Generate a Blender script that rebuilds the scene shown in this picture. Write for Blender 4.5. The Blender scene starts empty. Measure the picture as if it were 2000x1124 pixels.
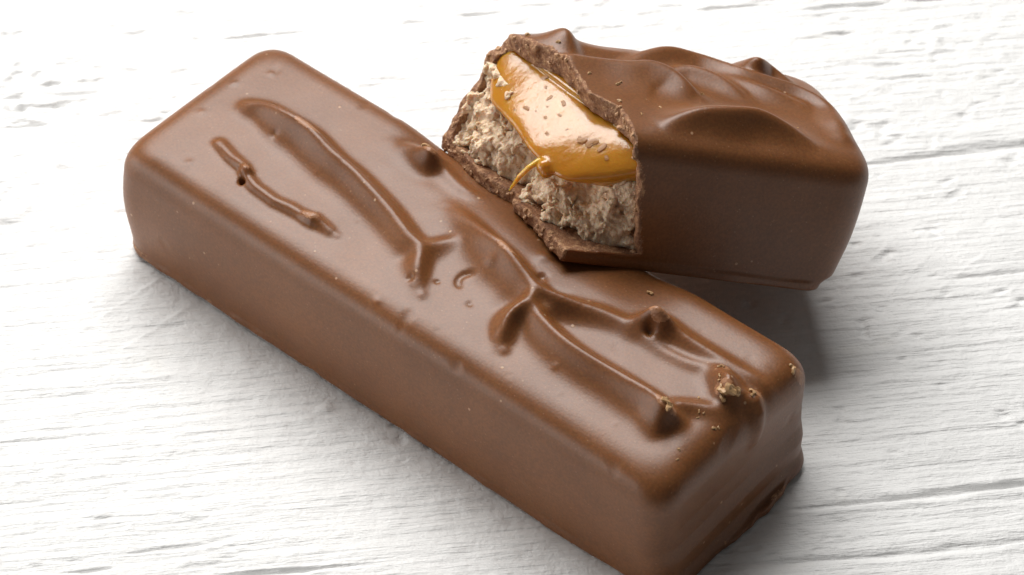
import bpy, math, numpy as np
from mathutils import Vector, Matrix, Euler

# ------------------------------------------------------------------ camera, world, lamps, exposure
CM = 0.01                                   # everything below is written in centimetres
scene = bpy.context.scene
COL = scene.collection

cam_d = bpy.data.cameras.new('camera'); cam = bpy.data.objects.new('camera', cam_d); COL.objects.link(cam)
EL = math.radians(46.208)
cam.location = Vector((0.882, -30.836, 33.484)) * CM
cam.rotation_euler = (math.pi / 2 - EL, 0, 0)
cam_d.lens = 110.96; cam_d.sensor_width = 36.0
cam_d.clip_start = 0.01; cam_d.clip_end = 20
cam_d.dof.use_dof = True; cam_d.dof.focus_distance = 0.435; cam_d.dof.aperture_fstop = 45
scene.camera = cam

world = bpy.data.worlds.new('World'); scene.world = world; world.use_nodes = True
bg = world.node_tree.nodes['Background']
bg.inputs['Color'].default_value = (1.0, 0.975, 0.945, 1); bg.inputs['Strength'].default_value = 0.09

def area(name, loc, target, sx, sy, power, color=(1, 1, 1)):
    d = bpy.data.lights.new(name, 'AREA'); d.shape = 'RECTANGLE'; d.size = sx * CM; d.size_y = sy * CM
    d.energy = power; d.color = color
    o = bpy.data.objects.new(name, d); COL.objects.link(o)
    o.location = Vector(loc) * CM
    o.rotation_euler = (Vector(target) - Vector(loc)).to_track_quat('-Z', 'Y').to_euler()
    return o
area('softbox_overhead', (-10, 33, 46), (-1, 1, 1), 54, 31, 5.6, (1.0, 0.985, 0.96))
area('softbox_left', (-40, -4, 9), (-3, 0, 1.5), 46, 16, 0.9, (1.0, 0.99, 0.97))

scene.view_settings.view_transform = 'Standard'; scene.view_settings.look = 'None'
scene.view_settings.gamma = 1.0; scene.view_settings.exposure = 0.0
scene.view_settings.use_curve_mapping = False

# ------------------------------------------------------------------ numeric helpers
RNG = np.random.default_rng(11)

def _basis(coord, n):
    """cubic B-spline weights of every coordinate onto a wrapped lattice of n knots"""
    i = np.floor(coord).astype(int); f = coord - i
    w = np.stack([(1 - f) ** 3 / 6, (3 * f ** 3 - 6 * f ** 2 + 4) / 6,
                  (-3 * f ** 3 + 3 * f ** 2 + 3 * f + 1) / 6, f ** 3 / 6], 1)
    M = np.zeros((len(coord), n), np.float32)
    for k in range(4):
        np.add.at(M, (np.arange(len(coord)), (i - 1 + k) % n), w[:, k])
    return M

def noise3(ax, freq, seed):
    fr = (freq,) * 3 if np.isscalar(freq) else freq
    B = []
    for a, f in zip(ax, fr):
        c = (a - a[0]) * f + 0.37
        B.append(_basis(c, int(c[-1]) + 4))
    r = np.random.default_rng(seed).uniform(-1, 1, [b.shape[1] for b in B]).astype(np.float32)
    t = np.tensordot(B[0], r, (1, 0)); t = np.einsum('jb,ibc->ijc', B[1], t, optimize=True)
    t = np.matmul(t, B[2].T)
    return (t * 2.6).astype(np.float32)

def noise2(ax, freq, seed, cap=900):
    B = []
    for a, f in zip(ax, freq):
        c = (a - a[0]) * f + 0.37
        B.append(_basis(c, min(int(c[-1]) + 4, cap)))
    r = np.random.default_rng(seed).uniform(-1, 1, [b.shape[1] for b in B]).astype(np.float32)
    return (B[0] @ r @ B[1].T * 2.0).astype(np.float32)

def worley3(X, Y, Z, freq, seed):
    """distance to the nearest jittered cell point, in cells"""
    r = np.random.default_rng(seed).uniform(0, 1, (32, 32, 32, 3)).astype(np.float32)
    P = [X * freq, Y * freq, Z * freq]; I = [np.floor(p).astype(np.int32) for p in P]
    best = np.full(X.shape, 9.0, np.float32)
    for a in (-1, 0, 1):
        for b in (-1, 0, 1):
            for c in (-1, 0, 1):
                i, j, k = I[0] + a, I[1] + b, I[2] + c; q = r[i & 31, j & 31, k & 31]
                best = np.minimum(best, (i + q[..., 0] - P[0]) ** 2 + (j + q[..., 1] - P[1]) ** 2 + (k + q[..., 2] - P[2]) ** 2)
    return np.sqrt(best)

def smax(a, b, k):
    h = np.maximum(k - np.abs(a - b), 0) / k
    return np.maximum(a, b) + h * h * k * 0.25
def smin(a, b, k): return -smax(-a, -b, k)
def sstep(a, b, x):
    t = np.clip((x - a) / (b - a), 0, 1); return t * t * (3 - 2 * t)

def tri(F, org, h, P):
    q = (P - org) / h
    i = np.clip(np.floor(q).astype(int), 0, np.array(F.shape) - 2); f = (q - i).astype(np.float32)
    r = 0
    for dx in (0, 1):
        for dy in (0, 1):
            for dz in (0, 1):
                w = (f[:, 0] if dx else 1 - f[:, 0]) * (f[:, 1] if dy else 1 - f[:, 1]) * (f[:, 2] if dz else 1 - f[:, 2])
                r = r + w * F[i[:, 0] + dx, i[:, 1] + dy, i[:, 2] + dz]
    return r

def surface_nets(F, org, h, refine=2):
    S = F < 0
    nx, ny, nz = F.shape
    cnt = np.zeros((nx - 1, ny - 1, nz - 1), np.int8)
    offs = [(a, b, c) for a in (0, 1) for b in (0, 1) for c in (0, 1)]
    for a, b, c in offs: cnt += S[a:nx - 1 + a, b:ny - 1 + b, c:nz - 1 + c]
    act = np.argwhere((cnt > 0) & (cnt < 8))
    vid = -np.ones(cnt.shape, np.int64); vid[tuple(act.T)] = np.arange(len(act))
    val = {o: F[act[:, 0] + o[0], act[:, 1] + o[1], act[:, 2] + o[2]] for o in offs}
    acc = np.zeros((len(act), 3)); num = np.zeros(len(act))
    for o in offs:
        for ax in range(3):
            if o[ax]: continue
            p = list(o); p[ax] = 1; p = tuple(p)
            a, b = val[o], val[p]; m = (a < 0) != (b < 0)
            t = np.where(m, a / np.where(m, a - b, 1), 0)
            e = np.array(o, float)[None].repeat(len(act), 0); e[:, ax] = t
            acc += e * m[:, None]; num += m
    V = org + (act + acc / num[:, None]) * h
    for _ in range(refine):                                    # pull the points onto the true surface
        e = h * 0.5; v = tri(F, org, h, V); g = np.zeros_like(V)
        for ax in range(3):
            d = np.zeros(3); d[ax] = e
            g[:, ax] = (tri(F, org, h, V + d) - tri(F, org, h, V - d)) / (2 * e)
        gg = np.maximum((g * g).sum(1), 0.05)
        st = -(v / gg)[:, None] * g
        ln = np.linalg.norm(st, axis=1, keepdims=True); st *= np.minimum(1, 0.5 * h / np.maximum(ln, 1e-9))
        V = V + st
    quads = []
    for ax in range(3):
        sl0 = [slice(1, -1)] * 3; sl1 = [slice(1, -1)] * 3
        sl0[ax] = slice(0, -1); sl1[ax] = slice(1, None)
        a, b = S[tuple(sl0)], S[tuple(sl1)]
        for flag, m in ((0, a & ~b), (1, ~a & b)):
            p = np.argwhere(m)
            off = np.ones(3, int); off[ax] = 0; p = p + off
            u, v = [(1, 2), (2, 0), (0, 1)][ax]
            du = np.zeros(3, int); du[u] = 1; dv = np.zeros(3, int); dv[v] = 1
            q = np.stack([vid[tuple((p - du - dv).T)], vid[tuple((p - dv).T)], vid[tuple(p.T)], vid[tuple((p - du).T)]], 1)
            quads.append(q[:, ::-1] if flag else q)
    Q = np.concatenate(quads)
    Q = Q[(Q >= 0).all(1)]
    return V, Q

def mesh_from(name, V, Q, mats, midx=None, smooth=True):
    me = bpy.data.meshes.new(name)
    k = Q.shape[1]
    me.vertices.add(len(V)); me.vertices.foreach_set('co', (np.asarray(V) * CM).astype(np.float32).ravel())
    me.loops.add(Q.size); me.loops.foreach_set('vertex_index', Q.astype(np.int32).ravel())
    me.polygons.add(len(Q))
    me.polygons.foreach_set('loop_start', np.arange(0, Q.size, k, dtype=np.int32))
    me.polygons.foreach_set('loop_total', np.full(len(Q), k, np.int32))
    for m in mats: me.materials.append(m)
    if midx is not None: me.polygons.foreach_set('material_index', midx.astype(np.int32))
    me.polygons.foreach_set('use_smooth', np.full(len(Q), smooth, bool))
    me.update(calc_edges=True); me.validate()
    return me

def link(name, me, parent=None):
    o = bpy.data.objects.new(name, me); COL.objects.link(o)
    if parent: o.parent = parent
    return o

def keep_big(V, Q, frac=0.02):
    """drop loose floating bits of a carved surface"""
    lab = np.arange(len(V))
    for _ in range(400):
        m = lab[Q].min(1); new = lab.copy()
        np.minimum.at(new, Q.ravel(), np.repeat(m, Q.shape[1]))
        new = new[new]
        if (new == lab).all(): break
        lab = new
    ids, c = np.unique(lab, return_counts=True)
    ok = np.isin(lab, ids[c > frac * len(V)])
    re = np.cumsum(ok) - 1
    Q = Q[ok[Q].all(1)]
    return V[ok], re[Q]

# ------------------------------------------------------------------ materials
def new_mat(name):
    m = bpy.data.materials.new(name); m.use_nodes = True
    nt = m.node_tree; b = nt.nodes['Principled BSDF']
    tc = nt.nodes.new('ShaderNodeTexCoord'); mp = nt.nodes.new('ShaderNodeMapping')
    mp.inputs['Scale'].default_value = (100, 100, 100)
    nt.links.new(tc.outputs['Object'], mp.inputs['Vector'])
    return m, nt, b, mp.outputs['Vector']
def nz(nt, vec, scale, detail=3, rough=0.55):
    n = nt.nodes.new('ShaderNodeTexNoise'); n.inputs['Scale'].default_value = scale
    n.inputs['Detail'].default_value = detail; n.inputs['Roughness'].default_value = rough
    nt.links.new(vec, n.inputs['Vector']); return n.outputs['Fac']
def vor(nt, vec, scale, out='Distance'):
    n = nt.nodes.new('ShaderNodeTexVoronoi'); n.inputs['Scale'].default_value = scale
    nt.links.new(vec, n.inputs['Vector']); return n.outputs[out]
def ramp(nt, fac, stops):
    r = nt.nodes.new('ShaderNodeValToRGB'); e = r.color_ramp.elements
    while len(e) < len(stops): e.new(0.5)
    for el, (p, c) in zip(e, stops):
        el.position = p; el.color = (*c, 1) if len(c) == 3 else c
    nt.links.new(fac, r.inputs['Fac']); return r.outputs['Color']
def mixc(nt, fac, a, b, mode='MIX'):
    n = nt.nodes.new('ShaderNodeMix'); n.data_type = 'RGBA'; n.blend_type = mode
    for s, v in (('Factor', fac), ('A', a), ('B', b)):
        i = [x for x in n.inputs if x.name == s and (x.type == 'RGBA' if s != 'Factor' else x.type == 'VALUE')][0]
        if hasattr(v, 'is_output'): nt.links.new(v, i)
        else: i.default_value = v if np.isscalar(v) else (*v, 1)
    return [x for x in n.outputs if x.type == 'RGBA'][0]
def math_(nt, op, a, b):
    n = nt.nodes.new('ShaderNodeMath'); n.operation = op
    for i, v in enumerate((a, b)):
        if hasattr(v, 'is_output'): nt.links.new(v, n.inputs[i])
        else: n.inputs[i].default_value = v
    return n.outputs[0]
def bump(nt, b, h, dist, strength=1.0):
    n = nt.nodes.new('ShaderNodeBump'); n.inputs['Distance'].default_value = dist * CM
    n.inputs['Strength'].default_value = strength
    nt.links.new(h, n.inputs['Height']); nt.links.new(n.outputs['Normal'], b.inputs['Normal'])

def chocolate():
    m, nt, b, v = new_mat('milk_chocolate')
    base = ramp(nt, nz(nt, v, 0.9, 4), [(0.3, (0.158, 0.056, 0.0145)), (0.7, (0.202, 0.075, 0.0215))])
    fine = ramp(nt, nz(nt, v, 26, 2), [(0.35, (0.86, 0.86, 0.86)), (0.65, (1.12, 1.12, 1.12))])
    base = mixc(nt, 1.0, base, fine, 'MULTIPLY')
    # fine pale milk and sugar specks, of two sizes
    sp = ramp(nt, vor(nt, v, 15), [(0.0, (1, 1, 1)), (0.11, (1, 1, 1)), (0.2, (0, 0, 0))])
    keep = ramp(nt, nz(nt, v, 9, 2), [(0.52, (0, 0, 0)), (0.62, (1, 1, 1))])
    s1 = mixc(nt, 1.0, sp, keep, 'MULTIPLY')
    sp2 = ramp(nt, vor(nt, v, 3.1), [(0.0, (1, 1, 1)), (0.05, (1, 1, 1)), (0.08, (0, 0, 0))])
    keep2 = ramp(nt, nz(nt, v, 1.7, 2), [(0.46, (0, 0, 0)), (0.52, (1, 1, 1))])
    s2 = mixc(nt, 1.0, sp2, keep2, 'MULTIPLY')
    c = mixc(nt, math_(nt, 'MULTIPLY', s1, 0.26), base, (0.50, 0.31, 0.19))
    c = mixc(nt, math_(nt, 'MULTIPLY', s2, 0.65), c, (0.56, 0.36, 0.22))
    nt.links.new(c, b.inputs['Base Color'])
    ro = nt.nodes.new('ShaderNodeMapRange'); ro.inputs['To Min'].default_value = 0.36; ro.inputs['To Max'].default_value = 0.45
    nt.links.new(nz(nt, v, 1.4, 4), ro.inputs['Value']); nt.links.new(ro.outputs[0], b.inputs['Roughness'])
    b.inputs['Specular IOR Level'].default_value = 0.48
    b.inputs['Subsurface Weight'].default_value = 0.4; b.inputs['Subsurface Radius'].default_value = (1.0, 0.30, 0.10)
    b.inputs['Subsurface Scale'].default_value = 0.11 * CM
    hgt = math_(nt, 'ADD', math_(nt, 'MULTIPLY', nz(nt, v, 30, 3), 0.35), math_(nt, 'ADD', math_(nt, 'MULTIPLY', nz(nt, v, 3, 3), 0.5), math_(nt, 'MULTIPLY', s2, 0.25)))
    bump(nt, b, hgt, 0.006)
    return m
def fractured():
    m, nt, b, v = new_mat('broken_chocolate')
    n = nz(nt, v, 11, 4, 0.7)
    base = ramp(nt, n, [(0.32, (0.15, 0.060, 0.025)), (0.5, (0.29, 0.130, 0.060)), (0.68, (0.54, 0.31, 0.16))])
    sp = ramp(nt, vor(nt, v, 20), [(0.0, (1, 1, 1)), (0.15, (1, 1, 1)), (0.26, (0, 0, 0))])
    keep = ramp(nt, nz(nt, v, 14, 2), [(0.52, (0, 0, 0)), (0.6, (1, 1, 1))])
    s = mixc(nt, 1.0, sp, keep, 'MULTIPLY')
    c = mixc(nt, math_(nt, 'MULTIPLY', s, 0.7), base, (0.66, 0.44, 0.28))
    nt.links.new(c, b.inputs['Base Color']); b.inputs['Roughness'].default_value = 0.6
    bump(nt, b, math_(nt, 'ADD', n, nz(nt, v, 34, 3)), 0.03)
    return m
def scraped():
    m, nt, b, v = new_mat('scraped_chocolate')
    c = ramp(nt, nz(nt, v, 9, 4), [(0.35, (0.26, 0.110, 0.046)), (0.65, (0.37, 0.175, 0.085))])
    nt.links.new(c, b.inputs['Base Color']); b.inputs['Roughness'].default_value = 0.42
    bump(nt, b, nz(nt, v, 14, 3), 0.02)
    return m
def nougat_mat():
    m, nt, b, v = new_mat('nougat')
    c = ramp(nt, nz(nt, v, 7, 5, 0.65), [(0.3, (0.66, 0.46, 0.30)), (0.5, (0.80, 0.60, 0.42)), (0.7, (0.90, 0.73, 0.55))])
    nt.links.new(c, b.inputs['Base Color']); b.inputs['Roughness'].default_value = 0.75
    b.inputs['Specular IOR Level'].default_value = 0.25
    b.inputs['Subsurface Weight'].default_value = 0.5; b.inputs['Subsurface Radius'].default_value = (1.0, 0.6, 0.35)
    b.inputs['Subsurface Scale'].default_value = 0.08 * CM
    bump(nt, b, math_(nt, 'ADD', nz(nt, v, 22, 4, 0.7), math_(nt, 'MULTIPLY', vor(nt, v, 26), 0.6)), 0.03)
    return m
def caramel_mat(name='caramel', lo=(0.58, 0.235, 0.014), hi=(0.70, 0.320, 0.028)):
    m, nt, b, v = new_mat(name)
    c = ramp(nt, nz(nt, v, 1.6, 3), [(0.3, lo), (0.7, hi)])
    nt.links.new(c, b.inputs['Base Color'])
    b.inputs['Roughness'].default_value = 0.22; b.inputs['IOR'].default_value = 1.48
    b.inputs['Specular IOR Level'].default_value = 0.6
    b.inputs['Subsurface Weight'].default_value = 0.7; b.inputs['Subsurface Radius'].default_value = (1.0, 0.45, 0.06)
    b.inputs['Subsurface Scale'].default_value = 0.16 * CM
    b.inputs['Transmission Weight'].default_value = 0.40
    b.inputs['Coat Weight'].default_value = 0.25; b.inputs['Coat Roughness'].default_value = 0.10
    bump(nt, b, nz(nt, v, 6, 3), 0.012)
    return m
def paint_mat():
    m, nt, b, v = new_mat('white_paint')
    mp = nt.nodes.new('ShaderNodeMapping'); mp.inputs['Scale'].default_value = (0.09, 1, 1)
    nt.links.new(v, mp.inputs['Vector']); vs = mp.outputs['Vector']
    c = ramp(nt, nz(nt, vs, 2.2, 5), [(0.3, (0.77, 0.77, 0.765)), (0.7, (0.82, 0.82, 0.815))])
    yel = ramp(nt, nz(nt, v, 0.55, 3), [(0.62, (0, 0, 0)), (0.74, (1, 1, 1))])
    c = mixc(nt, math_(nt, 'MULTIPLY', yel, 0.35), c, (0.83, 0.81, 0.75))
    nt.links.new(c, b.inputs['Base Color'])
    b.inputs['Roughness'].default_value = 0.42; b.inputs['Specular IOR Level'].default_value = 0.4
    h = math_(nt, 'ADD', math_(nt, 'MULTIPLY', nz(nt, vs, 16, 5, 0.6), 1.0), math_(nt, 'MULTIPLY', nz(nt, v, 12, 4, 0.6), 0.5))
    bump(nt, b, h, 0.034)
    return m
CHOC, FRAC, SCRA, NOUG, CARA, PAINT = chocolate(), fractured(), scraped(), nougat_mat(), caramel_mat(), paint_mat()

# ------------------------------------------------------------------ painted tabletop (grain runs along its local x)
GA = math.radians(7.1)
def spread(a, b, step, far, growth=1.12):
    c = list(np.arange(a, b + step / 2, step)); d = step; lo = []; hi = []
    x = a
    while x > -far: d *= growth; x -= d; lo.append(x)
    x = c[-1]; d = step
    while x < far: d *= growth; x += d; hi.append(x)
    return np.array(lo[::-1] + c + hi)
def polydist(P, pts):
    """distance and parameter of 2D points to a polyline, with values interpolated along it"""
    pts = np.asarray(pts, float)
    bd = np.full(len(P), 1e9); bs = np.zeros(len(P)); bv = np.zeros((len(P), pts.shape[1] - 2))
    for a, b in zip(pts[:-1], pts[1:]):
        d = b[:2] - a[:2]; L2 = max(d @ d, 1e-9)
        t = np.clip(((P - a[:2]) @ d) / L2, 0, 1)
        q = P - (a[:2] + t[:, None] * d); r = np.hypot(q[:, 0], q[:, 1])
        s = (d[0] * q[:, 1] - d[1] * q[:, 0]) / (math.sqrt(L2) * np.maximum(r, 1e-6))
        m = r < bd
        bd[m] = r[m]; bs[m] = s[m]; bv[m] = (a[2:] + t[:, None] * (b[2:] - a[2:]))[m]
    return bd, bs, bv

def build_table():
    u = spread(-9.6, 10.6, 0.045, 70); v = spread(-6.6, 9.8, 0.021, 70)
    U, Vv = np.meshgrid(u, v, indexing='ij')
    fade = sstep(22, 12, np.abs(U)) * sstep(20, 11, np.abs(Vv))
    hgt = 0.030 * noise2((u, v), (0.10, 0.55), 1)
    st = noise2((u, v), (0.13, 4.2), 2); st2 = noise2((u, v), (0.24, 10.0), 3); st3 = noise2((u, v), (0.55, 20.0), 4)
    hgt += (0.007 * st + 0.006 * st2 + 0.006 * st3) * fade
    wide = noise2((u, v), (0.22, 0.5), 5)
    iso = noise2((u, v), (4.5, 5.5), 6); iso2 = noise2((u, v), (9, 11), 7); iso3 = noise2((u, v), (1.6, 2.2), 8)
    # short splits along the grain where the wood opened under the paint
    cut = noise2((u, v), (0.9, 13.0), 9) + 0.45 * noise2((u, v), (3.2, 17), 10)
    hgt -= 0.10 * np.clip(cut - 0.72, 0, 0.6) * sstep(-0.1, 0.5, noise2((u, v), (0.35, 0.7), 12)) * fade
    # paint thickness and lumps
    hgt += (0.006 * iso + 0.004 * iso2) * fade
    blob = np.clip(noise2((u, v), (5.5, 7), 13) - 0.62, 0, 1) * sstep(-0.2, 0.6, noise2((u, v), (0.4, 0.6), 14))
    hgt += 0.06 * blob * fade
    hgt -= 0.07 * np.clip(noise2((u, v), (7.5, 11), 15) - 0.80, 0, 1) * sstep(0.0, 0.7, noise2((u, v), (0.5, 0.6), 16)) * fade
    ca, sa = math.cos(-GA), math.sin(-GA)
    def loc(x, y): return (x * ca - y * sa, x * sa + y * ca)
    # worn, chipped places
    for (x, y, rx, ry, a) in ((-6.6, 5.6, 1.3, 0.9, .8), (-4.7, 5.0, 0.7, 0.4, 0.6), (-7.4, 6.9, .8, 0.4, .6), (8.5, 1.2, .5, .3, .8),
                              (8.2, -1.2, .5, .25, .8), (7.6, 3.2, .4, .2, .4), (4.2, -3.6, 1.2, .35, .4)):
        cu, cv = loc(x, y)
        w = np.exp(-(((U - cu) / rx) ** 2 + ((Vv - cv) / ry) ** 2) * 1.2)
        hgt -= a * 0.15 * w * np.clip(.7 * iso + 1.0 * iso2 + 0.4 * st3 - 0.35, 0, 0.7)
    # long cracks
    for pts in ([(5.2, 3.75, .2, .03), (6.2, 3.92, .6, .04), (7.2, 4.12, .9, .05), (8.0, 4.30, 1, .07), (9.2, 4.45, 1, .06), (14, 5.1, .5, .05)],
                [(4.3, -3.02, .3, .04), (5.3, -2.85, .7, .05), (6.4, -2.72, 1, .06), (7.4, -2.56, 1, .07), (8.6, -2.42, .9, .06), (14, -1.8, .3, .05)],
                [(-9.5, -2.1, .2, .05), (-7, -1.85, .35, .06), (-5.2, -1.62, .25, .05), (-3.9, -1.55, .1, .04)],
                [(-9.5, -3.25, .15, .05), (-6.4, -2.9, .3, .06), (-4.6, -2.62, .1, .04)],
                [(3.6, -3.95, .2, .04), (5.0, -3.82, .6, .05), (7.9, -3.5, .4, .05)]):
        q = np.array([(*loc(p[0], p[1]), p[2], p[3]) for p in pts])
        m = (U > q[:, 0].min() - .5) & (U < q[:, 0].max() + .5) & (Vv > q[:, 1].min() - .6) & (Vv < q[:, 1].max() + .6)
        P = np.stack([U[m], Vv[m] + 0.035 * iso3[m] + 0.02 * iso[m]], 1)
        d, s, w = polydist(P, q)
        wid = w[:, 1] * (1 + 0.5 * iso3[m])
        hgt[m] += -0.085 * w[:, 0] * np.exp(-(d / np.maximum(wid, .015)) ** 2) + 0.016 * w[:, 0] * np.exp(-((d - .12) / .09) ** 2) * (s < 0)
    # slanting brush marks
    for (x0, y0, x1, y1, a) in ((-5.6, .2, -4.3, 1.5, 1), (-4.7, .1, -3.9, .9, 1), (-6.5, -.4, -5.6, .5, .6), (5.2, .5, 6.6, 2.3, .7), (6.0, .6, 7.3, 2.2, .7), (6.9, .9, 7.9, 2.0, .6),
                                (4.7, -1.3, 6.4, -.7, .6), (5.0, -1.6, 6.3, -1.1, .5)):
        q = np.array([(*loc(x0, y0), a), (*loc(x1, y1), a)])
        m = (U > q[:, 0].min() - .3) & (U < q[:, 0].max() + .3) & (Vv > q[:, 1].min() - .3) & (Vv < q[:, 1].max() + .3)
        d, s, w = polydist(np.stack([U[m], Vv[m] + .02 * iso3[m]], 1), q)
        hgt[m] += 0.010 * w[:, 0] * np.exp(-(d / .03) ** 2)
    hgt -= 0.02
    n, k = hgt.shape
    V = np.stack([U.ravel(), Vv.ravel(), hgt.ravel()], 1)
    i = np.arange(n * k).reshape(n, k)
    Q = np.stack([i[:-1, :-1], i[1:, :-1], i[1:, 1:], i[:-1, 1:]], -1).reshape(-1, 4)
    o = link('tabletop', mesh_from('tabletop', V, Q, [PAINT]))
    o.rotation_euler = (0, 0, GA); o['kind'] = 'structure'
    o['label'] = 'rough white painted wooden tabletop with cracks along the grain'
    o['category'] = 'tabletop'
    return o
build_table()

# ------------------------------------------------------------------ shared chocolate shapes
def spline(pts, n=7):
    q = np.array(pts, float); p = np.vstack([2 * q[0] - q[1], q, 2 * q[-1] - q[-2]]); out = []
    for i in range(1, len(p) - 2):
        for t in np.arange(n) / n:
            out.append(0.5 * (2 * p[i] + (p[i + 1] - p[i - 1]) * t + (2 * p[i - 1] - 5 * p[i] + 4 * p[i + 1] - p[i + 2]) * t * t
                              + (3 * p[i] - p[i - 1] - 3 * p[i + 1] + p[i + 2]) * t ** 3))
    out.append(q[-1]); out = np.array(out); out[:, 2:] = np.maximum(out[:, 2:], 0.004); return out

def blur2(A, sig):
    n = int(3 * sig) + 1; k = np.exp(-0.5 * (np.arange(-n, n + 1) / sig) ** 2); k /= k.sum()
    for axis in (0, 1):
        A = np.apply_along_axis(lambda r: np.convolve(np.pad(r, n, mode='edge'), k, 'valid'), axis, A)
    return A

def ridge_map(X, Y, ridges, gain=1.0, back=0.42, wide=1.18, power=2.7, sig=2.2):
    """height of the folded crests over the flat top: concave flanks, rounded crest line"""
    P = np.stack([X.ravel(), Y.ravel()], 1); out = np.zeros(len(P))
    for name, pts in ridges.items():
        soft = name.startswith('soft')
        q = spline(pts); q[:, 2] *= gain * (.8 if soft else 1)
        fwd = q[-1, 0] >= q[0, 0]
        lo = q[:, :2].min(0) - 1.2; hi = q[:, :2].max(0) + 1.2
        m = ((P > lo) & (P < hi)).all(1)
        d, s, w = polydist(P[m], q)
        s = np.clip(s, -1, 1) * (1 if fwd else -1)
        f = 0.5 - 0.5 * s
        wd = (w[:, 1] * f + (1 if soft else back) * w[:, 2] * (1 - f)) * wide
        e = 0.16 if soft else 0.10; d = np.sqrt(d * d + e * e) - e
        hh = w[:, 0] * np.clip(1 - d / wd, 0, 1) ** (2.0 if soft else power)
        o = out[m]; k = 0.06
        g = np.maximum(k - np.abs(o - hh), 0) / k
        out[m] = np.maximum(o, hh) + g * g * k * .25 * np.clip(np.minimum(o, hh) / .03, 0, 1)
    return blur2(out.reshape(X.shape), sig)

def capsules(ax, F, pts, k, extra=0.5):
    """smooth-union a string of tapering balls (x, y, z, r) into the field"""
    q = np.array(pts, float)
    lo = q[:, :3].min(0) - extra; hi = q[:, :3].max(0) + extra
    sl = tuple(slice(max(np.searchsorted(a, l) - 1, 0), np.searchsorted(a, h_) + 1) for a, l, h_ in zip(ax, lo, hi))
    X, Y, Z = np.meshgrid(*[a[s] for a, s in zip(ax, sl)], indexing='ij')
    best = np.full(X.shape, 9.0, np.float32)
    for a, b in zip(q[:-1], q[1:]):
        d = b[:3] - a[:3]; L2 = max(d @ d, 1e-9)
        t = np.clip(((X - a[0]) * d[0] + (Y - a[1]) * d[1] + (Z - a[2]) * d[2]) / L2, 0, 1)
        r = np.sqrt((X - a[0] - t * d[0]) ** 2 + (Y - a[1] - t * d[1]) ** 2 + (Z - a[2] - t * d[2]) ** 2) - (a[3] + t * (b[3] - a[3]))
        best = np.minimum(best, r)
    F[sl] = smin(F[sl], best, k) if k else np.minimum(F[sl], best)

def shear_heights(ax, R, H, sx, sy):
    """lean the crests over: sample the ridge map at points shifted with height"""
    h = ax[0][1] - ax[0][0]
    out = np.zeros((len(ax[0]), len(ax[1]), len(ax[2])), np.float32)
    for i, z in enumerate(ax[2]):
        dz = max(0.0, min(z - H, 0.45)); A = R
        for axis, s in ((0, sx * dz / h), (1, sy * dz / h)):
            n = int(math.floor(s)); f = s - n
            A = (1 - f) * np.roll(A, n, axis) + f * np.roll(A, n + 1, axis)
        out[:, :, i] = A
    return out

W, H, L = 3.079, 2.059, 10.0

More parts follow.
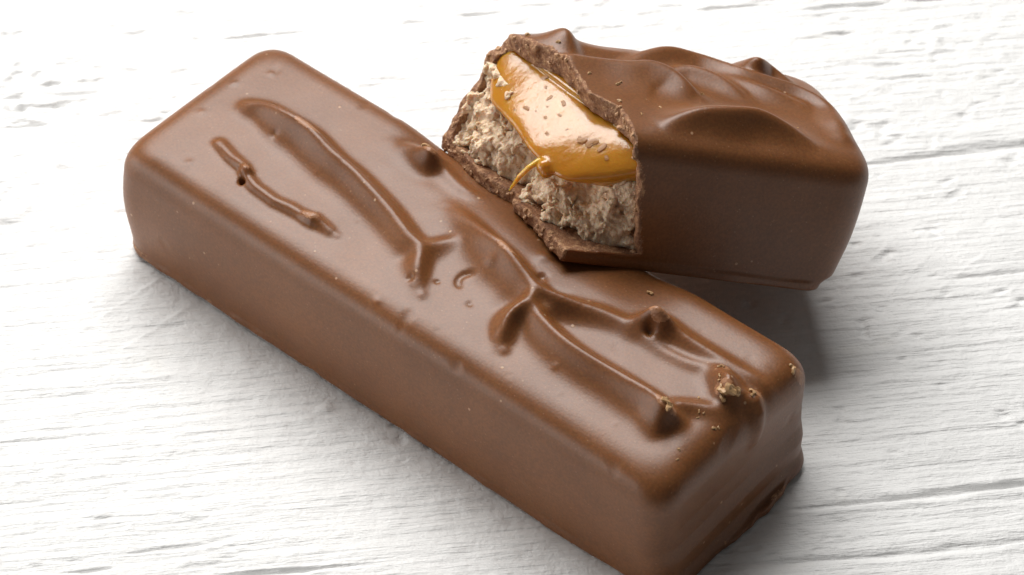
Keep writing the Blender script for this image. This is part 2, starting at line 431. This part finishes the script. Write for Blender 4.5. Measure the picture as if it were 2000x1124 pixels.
# ------------------------------------------------------------------ the whole bar
BAR_RIDGES = {
 'main':[(0.88,1.84,0.1,0.22,0.2),(1.13,1.93,0.17,0.3,0.25),(1.55,1.93,0.25,0.42,0.3),(2.02,1.91,0.27,0.45,0.35),(2.59,1.78,0.25,0.45,0.35),(3.04,1.72,0.23,0.42,0.35),(3.53,1.61,0.21,0.4,0.35),(3.98,1.49,0.19,0.4,0.35),(4.46,1.33,0.16,0.38,0.3),(4.75,1.26,0.14,0.3,0.25),(4.98,0.98,0.12,0.3,0.14),(5.15,0.76,0.05,0.2,0.12)],
 'main_branch':[(4.74,1.27,0.12,0.2,0.2),(4.83,1.55,0.07,0.25,0.12),(5.01,1.78,0.05,0.25,0.12),(5.22,1.93,0.01,0.2,0.1)],
 'peak':[(2.99,2.69,0.02,0.3,0.3),(3.35,2.74,0.16,0.35,0.35),(3.67,2.74,0.3,0.3,0.35),(3.83,2.75,0.12,0.2,0.2),(4.14,2.67,0.07,0.18,0.15),(4.4,2.64,0.05,0.15,0.12),(4.63,2.69,0.01,0.1,0.1)],
 'centre':[(4.5,2.17,0.03,0.3,0.3),(4.94,2.08,0.14,0.45,0.25),(5.42,1.96,0.26,0.6,0.25),(5.76,1.9,0.31,0.65,0.22),(6.04,1.81,0.3,0.6,0.22),(6.34,1.71,0.26,0.6,0.25),(6.57,1.65,0.24,0.5,0.25),(6.97,1.77,0.18,0.3,0.25),(7.31,1.91,0.12,0.25,0.2),(7.64,2.01,0.09,0.22,0.18),(7.94,2.08,0.1,0.25,0.2)],
 'wave':[(6.54,1.63,0.22,0.4,0.3),(6.66,1.36,0.25,0.35,0.3),(6.61,1.17,0.24,0.25,0.28),(6.6,0.97,0.2,0.22,0.25),(6.68,0.78,0.14,0.2,0.2),(6.74,0.63,0.04,0.15,0.15)],
 'long':[(6.65,1.41,0.2,0.35,0.3),(6.95,1.26,0.22,0.4,0.3),(7.4,1.15,0.22,0.42,0.3),(7.87,1.12,0.22,0.42,0.3),(8.31,1.13,0.22,0.42,0.3),(8.66,1.13,0.24,0.42,0.3),(8.97,1.12,0.27,0.42,0.3),(9.27,1.05,0.3,0.4,0.3),(9.42,1.07,0.16,0.3,0.25),(9.48,1.03,0.03,0.2,0.2)],
 'hollow':[(6.82,1.32,0.16,0.15,0.2),(6.89,1.59,0.11,0.13,0.2),(7.05,1.8,0.09,0.13,0.2),(7.34,1.96,0.09,0.13,0.2),(7.63,2.02,0.08,0.15,0.2)],
 'tail':[(9.24,1.3,0.12,0.2,0.2),(9.44,1.47,0.08,0.15,0.15),(9.67,1.62,0.05,0.15,0.15),(9.79,1.74,0.01,0.1,0.1)],
 'fin':[(7.86,2.06,0.1,0.25,0.25),(7.98,2.22,0.24,0.28,0.3),(8.11,2.3,0.36,0.26,0.3),(8.26,2.31,0.3,0.25,0.3),(8.41,2.33,0.16,0.22,0.25),(8.67,2.34,0.11,0.2,0.2),(9.09,2.36,0.08,0.18,0.18),(9.51,2.38,0.06,0.15,0.15),(9.95,2.43,0.03,0.12,0.12)],
 'fin_thread':[(8.01,2.07,0.1,0.14,0.14),(8.25,2.0,0.06,0.12,0.12),(8.59,2.0,0.05,0.11,0.11),(8.9,2.05,0.05,0.11,0.11),(9.26,2.19,0.06,0.15,0.15)],
 'knob':[(9.31,2.13,0.12,0.25,0.25),(9.56,2.05,0.24,0.3,0.28),(9.68,1.95,0.2,0.28,0.28),(9.83,2.08,0.07,0.18,0.18),(9.98,2.11,0.03,0.14,0.14)],
}
def thing(name, label, cat, loc, rot, group=None):
    o = bpy.data.objects.new(name, None); COL.objects.link(o); o.empty_display_size = 0.01
    o.location = Vector(loc) * CM; o.rotation_euler = rot
    o['label'] = label; o['category'] = cat
    if group: o['group'] = group
    return o

def build_bar():
    h = 0.027
    org = np.array([-0.35, -0.35, -0.12]); top = np.array([L + 0.75, W + 0.35, H + 0.52])
    ax = [np.arange(o, t, h) for o, t in zip(org, top)]
    X, Y, Z = [a.astype(np.float32) for a in np.meshgrid(*ax, indexing='ij')]
    low = noise3(ax, (0.45, 0.6, 0.7), 21); mid = noise3(ax, 1.5, 22)
    R = ridge_map(*np.meshgrid(ax[0], ax[1], indexing='ij'), BAR_RIDGES, 1.5)
    # air-bubble pits and small lumps in the coating
    XX, YY = np.meshgrid(ax[0], ax[1], indexing='ij')
    for x, y, r, d in ((1.86, 0.67, .05, -.16), (5.28, 0.98, .035, -.03), (4.98, 0.76, .05, -.035), (6.32, 1.98, .07, -.06), (1.60, 1.62, .05, -.03), (8.15, 2.10, .07, -.12), (5.9, 0.95, .05, -.02),
                       (0.6, 2.58, .05, .03), (0.34, 2.07, .05, .03), (0.42, 1.31, .06, .03), (1.02, 0.44, .07, .025), (5.29, 0.65, .08, .05), (4.86, 0.18, .06, .03), (6.84, 0.59, .07, .05),
                       (7.57, 0.79, .05, .035), (5.71, 1.63, .08, .05), (3.62, 0.74, .06, .04), (2.6, 1.45, .03, .02), (3.64, 1.12, .03, .02), (6.1, 2.3, .12, .08), (7.9, .5, .03, .015), (8.8, .55, .03, .015)):
        R += (d if d < 0 else .5 * d) * np.exp(-((XX - x) ** 2 + (YY - y) ** 2) / r ** 2)
    # crescent left by a burst bubble
    R -= 0.035 * np.exp(-((np.hypot(XX - 5.6, YY - 1.25) - .13) / .05) ** 2) * sstep(5.66, 5.52, XX)
    RS = shear_heights(ax, R, H, 0.0, -0.08)
    crown = 0.05 - 0.022 * ((Y - W / 2) / (W / 2)) ** 2 + 0.012 * low
    ftop = (Z - (H - 0.03) - crown - RS) + 0.13 * sstep(2.2, 3.1, Y) * sstep(2.6, 3.6, X) * sstep(8.2, 7.2, X)
    zt = Z / H
    belly = 0.055 * np.sin(np.pi * np.clip(zt, 0, 1)) ** 2
    fy = np.maximum(-Y - belly - 0.03, Y - W - belly - 0.22) + 0.02 * low
    endw = 0.06 + np.interp(Z, [0, .12, .3, .55, .8, 1.1, 1.6, 2.1], [.22, .20, .13, .13, .06, .03, .04, .0]).astype(np.float32)
    fx = np.maximum(-X - 0.10 - belly + 0.02 * low, X - L - endw + 0.03 * low)
    sides = smax(fx, fy, 0.46)
    F = smax(sides, ftop, 0.46)
    # runs of chocolate over the end face
    for pts in ([(9.95, 2.10, 2.06, .06), (10.06, 2.06, 1.93, .055), (10.10, 1.99, 1.7, .05), (10.09, 1.94, 1.52, .03)],
                ):
        capsules(ax, F, [(a, b, c - .02, r * .8) for a, b, c, r in pts], 0.20)
    # the thin string lying on the top
    capsules(ax, F, [(1.09, .99, H + .02, .045), (1.42, .90, H + .05, .05), (1.70, .86, H + .08, .055), (1.80, .80, H + .10, .075), (1.88, .74, H + .06, .05), (2.10, .68, H + .05, .045), (2.5, .65, H + .05, .042),
                     (2.76, .69, H + .05, .05), (2.95, .70, H + .05, .045), (3.10, .71, H + .07, .07), (3.18, .73, H + .075, .085), (3.32, .735, H + .04, .05), (3.47, .73, H + .0, .03)], 0.15)
    F = smax(F, 0.005 - Z, 0.08)
    # foot: the coating spread at the base, wider and broken under the far end
    f2 = noise3((ax[0], ax[1], ax[2][:1].repeat(2) + np.array([0, .01])), (2.2, 2.2, 1), 23)[:, :, :1]
    f3 = noise3((ax[0], ax[1], ax[2][:1].repeat(2) + np.array([0, .01])), (7, 7, 1), 24)[:, :, :1]
    base = smax(np.maximum(-X - .08, X - L - .12), np.maximum(-Y - .03, Y - W - .16), 0.5)
    reach = 0.018 + 0.02 * f2 + 0.012 * f3 + sstep(L - .3, L, X) * sstep(0.5, 1.5, Y) * sstep(2.95, 2.3, Y) * (0.17 + .03 * f2 + .015 * f3)
    ztop = 0.10 + 0.025 * f2 + 0.05 * sstep(L, L + .2, X) * sstep(1.5, 2.0, Y) 
    foot = smax(smax(base - reach, Z - ztop, 0.05), 0.004 - Z, 0.03)
    F = smin(F, foot, 0.05)
    F += 0.003 * mid + 0.006 * low + 0.02 * np.clip(noise3(ax, 5.5, 27) - 0.95, 0, 1)
    V, Q = surface_nets(F, org, h)
    V, Q = keep_big(V, Q)
    C = V[Q].mean(1)
    # places where the skin broke off: paler, granular
    sc = np.zeros(len(C), bool)
    wob = 0.09 * tri(noise3(ax, 7.0, 26), org, h, C)
    for x, y, rx, ry, z0 in ((5.80, 1.88, .22, .09, H + .20), (8.16, 2.26, .16, .12, H + .24), (9.22, 1.06, .20, .10, H + .2), (9.60, 1.86, .16, .09, H + .04), (2.0, 1.87, .22, .05, H + .2),
                             (3.62, 2.70, .16, .07, H + .22), (3.14, .72, .12, .08, H + .06), (1.79, .82, .06, .05, H + .1), (9.37, 2.2, .05, .05, H), (9.92, 2.22, .08, .05, H - .2), (10.02, 3.02, .07, .08, H - .4)):
        sc |= (((C[:, 0] - x) / rx) ** 2 + ((C[:, 1] - y) / ry) ** 2 < 1 + 8 * wob) & (C[:, 2] > z0)
    gr = tri(noise3(ax, 6.0, 25), org, h, C)
    edge = (tri(base - reach + 0 * Z, org, h, C) > -.06) & (C[:, 0] > L) & (C[:, 1] > 1.2) & (C[:, 1] < 2.75) & (C[:, 2] > .10) & (C[:, 2] < .26) & (gr > 0)
    edge |= (tri(base - reach + 0 * Z, org, h, C) > -.03) & (C[:, 2] > .03) & (C[:, 2] < .14) & (gr > .9)
    sc = sc.astype(int); sc[edge] = 2
    t = thing('chocolate_bar', 'whole milk chocolate bar with folded crests on its top, lying flat on white wood', 'chocolate bar', (0, 0, 0), (0, 0, -0.7068))
    Vc = V - np.array([L / 2, W / 2, 0])
    link('coating', mesh_from('bar_coating', Vc, Q, [CHOC, SCRA, FRAC], sc), t)
    return t, (F, org, h)
bar, BARF = build_bar()

# ------------------------------------------------------------------ the bitten piece
PIECE_RIDGES = {
 'soft_hump':[(-4.62,2.60,0.03,0.4,0.3),(-4.36,2.58,0.12,0.5,0.4),(-4.06,2.55,0.29,0.6,0.45),(-3.80,2.57,0.13,0.45,0.35),(-3.37,2.6,0.07,0.3,0.2),(-2.86,2.69,0.05,0.3,0.2)],
 'crest':[(-4.12,1.95,0.14,0.7,0.35),(-3.65,1.98,0.13,0.75,0.35),(-3.23,1.96,0.15,0.8,0.4),(-2.88,2.0,0.18,0.8,0.4),(-2.6,1.86,0.17,0.7,0.4),(-2.42,1.6,0.12,0.5,0.4),(-2.25,1.45,0.04,0.3,0.3)],
 'back_crest':[(-3.09,2.31,0.05,0.3,0.3),(-2.75,2.55,0.12,0.4,0.3),(-2.36,2.72,0.16,0.45,0.3),(-1.89,2.76,0.12,0.45,0.3),(-1.54,2.58,0.12,0.45,0.3),(-1.3,2.37,0.14,0.45,0.3),(-0.92,2.23,0.13,0.4,0.3),(-0.5,2.06,0.12,0.35,0.3),(-0.2,1.7,0.10,0.3,0.3),(-0.12,1.3,0.05,0.3,0.3)],
 'long':[(-3.20,0.36,0.02,0.2,0.5),(-2.92,0.48,0.13,0.26,0.8),(-2.54,0.56,0.23,0.30,1.0),(-2.1,0.58,0.27,0.32,1.1),(-1.68,0.63,0.26,0.32,1.1),(-1.28,0.57,0.18,0.30,0.9),(-0.98,0.50,0.09,0.28,0.7),(-0.75,0.42,0.02,0.2,0.5)],
 'back_knob':[(-1.08,2.84,0.1,0.2,0.2),(-1.05,2.57,0.24,0.22,0.2),(-0.76,2.72,0.14,0.25,0.2),(-0.54,2.58,0.06,0.25,0.2)],
 'soft_end':[(-0.12,2.1,0.03,0.3,0.3),(-0.18,1.28,0.1,0.25,0.25),(-0.21,0.87,0.06,0.2,0.2)],
 'fold':[(-2.55,2.15,0.04,0.3,0.3),(-2.2,2.25,0.11,0.35,0.3),(-1.85,2.1,0.12,0.35,0.3),(-1.6,1.85,0.08,0.3,0.3),(-1.45,1.6,0.02,0.2,0.2)],
 'thread':[(-3.75,2.5,0.07,0.2,0.2),(-3.3,2.52,0.06,0.2,0.2),(-2.9,2.6,0.05,0.2,0.2),(-2.6,2.66,0.02,0.2,0.2)],
 'mid':[(-1.68,2.33,0.02,0.3,0.3),(-1.43,2.15,0.08,0.35,0.35),(-1.05,1.87,0.1,0.4,0.4),(-0.62,1.66,0.06,0.4,0.4)],
}
PIECE_T = np.array([5.422, 0.296, 0.870]); PIECE_R = (-0.2618, 0.3288, 0.1698)

def build_piece():
    t = thing('bitten_chocolate_bar', 'bitten half of a chocolate bar showing caramel and nougat, leaning on the whole bar', 'chocolate bar', PIECE_T, PIECE_R)
    h = 0.026
    org = np.array([-5.75, -0.35, -0.34]); top = np.array([0.4, W + 0.4, H + 0.5])
    ax = [np.arange(o, tt, h) for o, tt in zip(org, top)]
    X, Y, Z = [a.astype(np.float32) for a in np.meshgrid(*ax, indexing='ij')]
    low = noise3(ax, (0.5, 0.6, 0.7), 31)
    XX, YY = np.meshgrid(ax[0], ax[1], indexing='ij')
    R = ridge_map(XX, YY, PIECE_RIDGES, 1.45, 0.6, 1.25, 2.6, 1.4)
    RS = shear_heights(ax, R, H, 0.0, -0.1)
    crown = 0.05 - 0.05 * ((Y - W / 2) / (W / 2)) ** 2 + 0.015 * low
    ftop = Z - (H - 0.02) - crown - RS
    belly = 0.03 * np.sin(np.pi * np.clip(Z / H, 0, 1)) ** 2
    fy = np.maximum(-Y - belly, Y - W - belly - 0.04) + 0.02 * low
    fx = X - 0.16 + 0.03 * sstep(0.9, 0.1, Z) - 0.06 * np.sin(np.pi * np.clip(Z / H, 0, 1)) + 0.03 * low
    sides = smax(fx, fy, 0.6)
    out = smax(sides, ftop, 0.38)
    out = smax(out, 0.10 - Z, 0.16)
    f2 = noise3((ax[0], ax[1], ax[2][:1].repeat(2) + np.array([0, .01])), (1.8, 2.2, 1), 33)[:, :, :1]
    foot = smax(np.maximum(-Y, Y - W), X + .10, 0.4) - .015 - .02 * f2
    foot = smax(smax(foot, Z - 0.15 - .02 * f2, 0.05), 0.002 - Z, 0.04)
    out = smin(out, foot, 0.06)
    capsules(ax, out, [(-.5, 2.95, .10, .10), (-.25, 3.02, .06, .11), (-.08, 3.10, -.05, .10)], 0.10)   # drip the piece stands on
    inner = smax(smax(np.maximum(0.13 - Y, Y - W + 0.13), X + 0.2, 0.2), np.maximum(0.23 - Z, Z - (H - 0.27)), 0.12)
    # bite: everything with x below this broken edge is gone
    yb = ax[1]; zb = ax[2]
    xtop = np.interp(yb, [-.1, .3, .79, 1.14, 1.5, 1.97, 2.5, 2.92, 3.2], [-3.60, -3.60, -3.62, -3.93, -4.03, -4.13, -4.46, -4.70, -4.75])
    xbot = np.interp(yb, [-.1, 0, .8, 1.35, 1.46, 1.58, 1.66, 1.9, 2.5, 3.1], [-4.1, -4.12, -4.32, -4.50, -4.44, -4.46, -4.60, -4.76, -5.0, -5.18])
    xfr = np.interp(zb, [.2, 1.04, 1.85, 2.06], [-3.08, -3.27, -3.45, -3.58]); xbk = np.interp(zb, [.2, .87, 2.0], [-5.16, -4.98, -4.75])
    ly = sstep(0.3, W - 0.3, yb)[:, None]
    wall = (1 - ly) * xfr[None] + ly * xbk[None]
    a = sstep(.20, .27, zb)[None]; b = sstep(H - .45, H - .3, zb)[None]
    Xs = ((1 - a) * xbot[:, None] + a * wall) * (1 - b) + b * (xtop[:, None] + np.interp(zb, [H - .3, H + .3], [.07, -.12])[None])
    fine = 0.028 * noise3(ax, 4.0, 34) + 0.024 * noise3(ax, 9.0, 35) + 0.014 * noise3(ax, 17.0, 36)
    bite = (Xs[None] - X) * 0.8 + fine
    F = np.maximum(np.maximum(out, -inner), bite)
    OUTF = (F.copy(), org.copy(), h)
    V, Q = surface_nets(F, org, h); V, Q = keep_big(V, Q)
    C = V[Q].mean(1)
    fr = (tri(bite, org, h, C) > -0.045) & (tri(out, org, h, C) < 0.06)
    fr |= tri(out, org, h, C) < -0.03
    link('coating', mesh_from('piece_coating', V, Q, [CHOC, FRAC], fr), t)

    # loose grains clinging to the broken edge
    r = np.random.default_rng(3)
    A, Bq = V[Q[:, 1]] - V[Q[:, 0]], V[Q[:, 2]] - V[Q[:, 0]]; N = np.cross(A, Bq); N /= np.maximum(np.linalg.norm(N, axis=1), 1e-9)[:, None]
    cand = np.where(fr & (tri(bite, org, h, C) > -0.03) & (tri(out, org, h, C) > -0.24) & ((N[:, 2] > .1) | (N[:, 0] < -.5)))[0]
    for j in r.choice(cand, 70, replace=False):
        place_bit('crumb', BIT_GRAINS[j % 4], C[j], N[j], r.uniform(.016, .042), r.uniform(0, 6.28), t)

    # nougat: crumbly, torn face
    h = 0.0155
    org = np.array([-5.35, 0.05, 0.15]); top = np.array([-2.4, W - 0.05, 1.66])
    ax = [np.arange(o, tt, h) for o, tt in zip(org, top)]
    X, Y, Z = [q.astype(np.float32) for q in np.meshgrid(*ax, indexing='ij')]
    yb, zb = ax[1], ax[2]
    xn = np.interp(yb, [.1, .3, .5, .8, 1.2, 1.6, 2.0, 2.5, 3.0], [-3.05, -3.55, -3.92, -4.17, -4.32, -4.46, -4.68, -4.86, -5.0])
    Xn = xn[:, None] + 0.10 * (zb - .7)[None] * sstep(.3, 1.0, yb)[:, None]
    n1 = noise3(ax, 2.2, 41); n2 = noise3(ax, 5.0, 42); n3 = noise3(ax, 10.0, 43); n4 = noise3(ax, 20.0, 44)
    rough = 0.55 + 0.65 * sstep(2.2, 0.6, Y)                   # deeper tears towards the near wall
    hole = np.clip(noise3(ax, (3.0, 4.2, 3.6), 45) - 0.26, 0, 1) + .8 * np.clip(noise3(ax, 6.5, 48) - .45, 0, 1)
    m = np.abs(Xn[None] - X) < 0.42
    gx, gy, gz = X[m] + .05 * n2[m], Y[m] + .05 * n3[m], Z[m] + .05 * n1[m]
    gran = np.zeros(X.shape, np.float32)
    gran[m] = 0.24 * (worley3(gx, gy, gz, 4.8, 46) - .5) + 0.13 * (worley3(gx, gy, gz, 12.5, 47) - .5)
    bite = (Xn[None] - X) * 0.8 + gran * (0.6 + .6 * rough) + rough * (0.09 * n1 + 0.08 * n2 + 0.04 * n3 + 0.06 * n4 + 0.42 * hole)
    zt = 1.50 + 0.02 * n2
    F = np.maximum(np.maximum(np.maximum(0.11 - Y, Y - W + 0.11), np.maximum(0.21 - Z, Z - zt)), bite)
    F = np.maximum(F, X + 2.6)
    V, Q = surface_nets(F, org, h, 1); V, Q = keep_big(V, Q)
    link('nougat', mesh_from('nougat', V, Q, [NOUG]), t)

    # caramel: slab over the nougat that sags out of the bite
    h = 0.024
    org = np.array([-5.4, 0.0, 0.7]); top = np.array([-2.4, W, 2.1])
    ax = [np.arange(o, tt, h) for o, tt in zip(org, top)]
    X, Y, Z = [q.astype(np.float32) for q in np.meshgrid(*ax, indexing='ij')]
    yb, zb = ax[1], ax[2]
    xt = np.interp(yb, [.1, .25, .87, 1.67, 2.7, 3.0], [-3.0, -3.15, -3.62, -4.02, -4.45, -4.55])
    xl = np.interp(yb, [.1, .25, .45, .7, 1.06, 1.77, 2.4, 2.73, 3.0], [-3.3, -3.75, -4.25, -4.48, -4.70, -4.90, -4.92, -4.86, -4.75])
    zl = np.interp(yb, [.1, .25, .45, .7, 1.06, 1.77, 2.4, 2.73, 3.0], [1.5, 1.25, 1.02, 1.0, 1.08, 1.12, 1.15, 1.25, 1.5])
    ker = np.exp(-np.linspace(-2, 2, 17) ** 2); ker /= ker.sum()
    sm = lambda q: np.convolve(np.pad(q, 8, mode='edge'), ker, 'valid')
    xt, xl, zl = sm(xt), sm(xl), sm(zl)
    tt_ = np.clip((1.78 - zb[None]) / (1.78 - zl[:, None]), 0, 1.15)
    Xc = xt[:, None] + (xl - xt)[:, None] * tt_ ** 0.78 - 0.04 * np.sin(np.pi * np.clip(tt_, 0, 1)) * sstep(.1, .7, yb)[:, None]
    wob = 0.018 * noise3(ax, (1.2, 2.6, 1.2), 51) + 0.02 * noise3(ax, 1.1, 52)
    F = smax((Xc[None] - X) * 0.75 + wob, zl[None, :, None] - Z + 0.05 * noise3(ax, 2.6, 53), 0.18)
    F = smax(F, Z - 1.86, 0.08)
    F = smax(F, np.maximum(0.10 - Y, Y - W + 0.10), 0.06)
    F = np.maximum(F, X + 2.6)
    capsules(ax, F, [(-4.40, .84, 1.06, .08), (-4.46, .80, 1.03, .12), (-4.44, .75, .99, .10)], 0.05)
    V, Q = surface_nets(F, org, h); V, Q = keep_big(V, Q)
    link('caramel', mesh_from('caramel', V, Q, [CARA]), t)
    CARF = (F.copy(), org.copy(), h)

    # a pulled thread of caramel hanging from the edge
    h = 0.014
    pts = [(-4.42, .86, 1.07, .05), (-4.54, .88, 1.07, .045), (-4.66, .86, .96, .04), (-4.74, .90, .78, .036), (-4.76, .98, .60, .024), (-4.77, 1.05, .47, .010)]
    q = np.array(pts); ax = [np.arange(a - .15, b + .15, h) for a, b in zip(q[:, :3].min(0), q[:, :3].max(0))]
    F = np.full([len(a) for a in ax], 9.0, np.float32); capsules(ax, F, pts, 0)
    V, Q = surface_nets(F, np.array([a[0] for a in ax]), h)
    link('caramel_thread', mesh_from('caramel_thread', V, Q, [caramel_mat('pulled_caramel', (0.84, 0.46, 0.05), (0.92, 0.58, 0.09))]), t)
    # flecks of broken coating fallen onto the caramel
    r = np.random.default_rng(5)
    for i, (x, y, size) in enumerate([(-4.30, 2.15, .085), (-4.32, 1.96, .05), (-4.60, 1.75, .075), (-4.31, 1.73, .07), (-4.72, 1.85, .03), (-4.41, 1.43, .055), (-4.17, 1.54, .075), (-4.25, 1.36, .05), (-4.43, 1.15, .055),
                                      (-4.05, .80, .12), (-3.93, .68, .13), (-3.82, .56, .10), (-3.78, .42, .06), (-4.10, 1.77, .04), (-4.15, 1.20, .03), (-4.66, 1.3, .03), (-4.5, 1.62, .025), (-4.36, 1.60, .03), (-4.2, 1.05, .03)]):
        p, n = top_of(CARF, x, y)
        if p is None: continue
        place_bit('chocolate_fleck', BIT_FLAKES[i % 4], p, n, size * .62, r.uniform(0, 6.28), t)
    for i, (x, y, size) in enumerate([(-3.9, 1.6, .03), (-3.5, 1.45, .035), (-3.45, 1.5, .022), (-4.45, 2.35, .035), (-4.2, 2.3, .03), (-3.0, .95, .022), (-2.2, 1.5, .028), (-1.2, 1.2, .02), (-3.6, 1.0, .03), (-3.35, .7, .025), (-4.5, 2.75, .04), (-0.9, .9, .02)]):
        p, n = top_of(OUTF, x, y)
        if p is None: continue
        place_bit('crumb', BIT_LUMPS[i % 4], p, n, size, r.uniform(0, 6.28), t)
    return t

# small bits: flat flakes and rounded crumbs, four shapes of each shared by all
def crumb_mat():
    m, nt, b, v = new_mat('golden_crumb')
    c = ramp(nt, nz(nt, v, 18, 4), [(0.35, (0.30, 0.15, 0.055)), (0.65, (0.62, 0.40, 0.20))])
    nt.links.new(c, b.inputs['Base Color']); b.inputs['Roughness'].default_value = 0.5
    return m
def fleck_mat():
    m, nt, b, v = new_mat('thin_chocolate_fleck')
    c = ramp(nt, nz(nt, v, 12, 3), [(0.35, (0.20, 0.080, 0.018)), (0.65, (0.40, 0.18, 0.045))])
    nt.links.new(c, b.inputs['Base Color']); b.inputs['Roughness'].default_value = 0.45
    return m
def grain_mat():
    m, nt, b, v = new_mat('chocolate_grain')
    c = ramp(nt, nz(nt, v, 3, 3), [(0.35, (0.30, 0.14, 0.06)), (0.65, (0.60, 0.37, 0.21))])
    nt.links.new(c, b.inputs['Base Color']); b.inputs['Roughness'].default_value = 0.5
    return m
CRUM, FLEK, GRAI = crumb_mat(), fleck_mat(), grain_mat()
import bmesh
def bit_mesh(name, mat, seed, flat):
    bm = bmesh.new(); bmesh.ops.create_icosphere(bm, subdivisions=2, radius=1.0)
    r = np.random.default_rng(seed); D = r.normal(size=(7, 3)); D /= np.linalg.norm(D, axis=1)[:, None]; A = r.uniform(.12, .35, 7)
    for v in bm.verts:
        p = np.array(v.co); f = 1 + sum(a * math.sin(3.1 * (p @ d) + 5 * a) for a, d in zip(A, D))
        f = min(f, 1.35) + r.uniform(-.1, .1)
        v.co = (p[0] * f * CM, p[1] * f * (0.8 if flat else .85) * CM, p[2] * f * (0.09 if flat else .7) * CM)
    me = bpy.data.meshes.new(name); bm.to_mesh(me); bm.free(); me.materials.append(mat)
    return me
BIT_FLAKES = [bit_mesh('fleck', FLEK, 60 + i, True) for i in range(4)]
BIT_GRAINS = [bit_mesh('grain', GRAI, 80 + i, False) for i in range(4)]
BIT_LUMPS = [bit_mesh('crumb', CRUM, 70 + i, False) for i in range(4)]
def top_of(fld, x, y):
    """highest surface point of a carved field under (x, y), with its normal"""
    F, org, h = fld
    z = np.arange(org[2] + (F.shape[2] - 2) * h, org[2] + h, -h * .25)
    P = np.stack([np.full(len(z), x), np.full(len(z), y), z], 1)
    f = tri(F, org, h, P); i = np.argmax(f < 0)
    if f[i] >= 0: return None, None
    p = P[i]; g = np.array([tri(F, org, h, (p + d)[None])[0] - tri(F, org, h, (p - d)[None])[0] for d in np.eye(3) * h])
    return p, g / np.linalg.norm(g)
def place_bit(name, me, p, n, size, spin, parent, sink=0.15):
    o = link(name, me, parent)
    o.location = Vector(p + n * size * sink) * CM
    o.rotation_mode = 'QUATERNION'
    from mathutils import Quaternion
    o.rotation_quaternion = Vector(n).to_track_quat('Z', 'Y') @ Quaternion((0, 0, 1), spin)
    o.scale = (size,) * 3
    return o
piece = build_piece()

# crumbs sticking to the whole bar
rr = np.random.default_rng(8)
for i, (x, y, size) in enumerate([(9.70, 1.88, .085), (9.62, 1.82, .075), (9.76, 1.93, .06), (9.66, 1.76, .05), (9.56, 1.84, .045), (9.86, 2.15, .055), (9.90, 2.10, .035), (9.30, 2.20, .035), (9.28, 2.15, .025), (9.44, 1.97, .03), (9.47, 1.92, .025),
                                  (9.83, 1.36, .03), (9.86, 1.42, .022), (9.54, 1.40, .022), (9.60, 1.43, .02), (9.58, 1.33, .02), (9.36, 1.62, .02), (9.27, 1.02, .07), (9.33, 1.00, .06), (9.21, 1.07, .045),
                                  (3.50, 2.74, .045), (3.57, 2.75, .03), (3.40, 2.78, .022), (7.62, 2.76, .05), (9.95, 2.95, .05), (9.90, 2.98, .035), (9.72, .75, .025), (9.8, .62, .02)]):
    p, n = top_of(BARF, x, y)
    if p is None: continue
    place_bit('crumb', BIT_LUMPS[i % 4], p - np.array([L / 2, W / 2, 0]), n, size, rr.uniform(0, 6.28), bar)
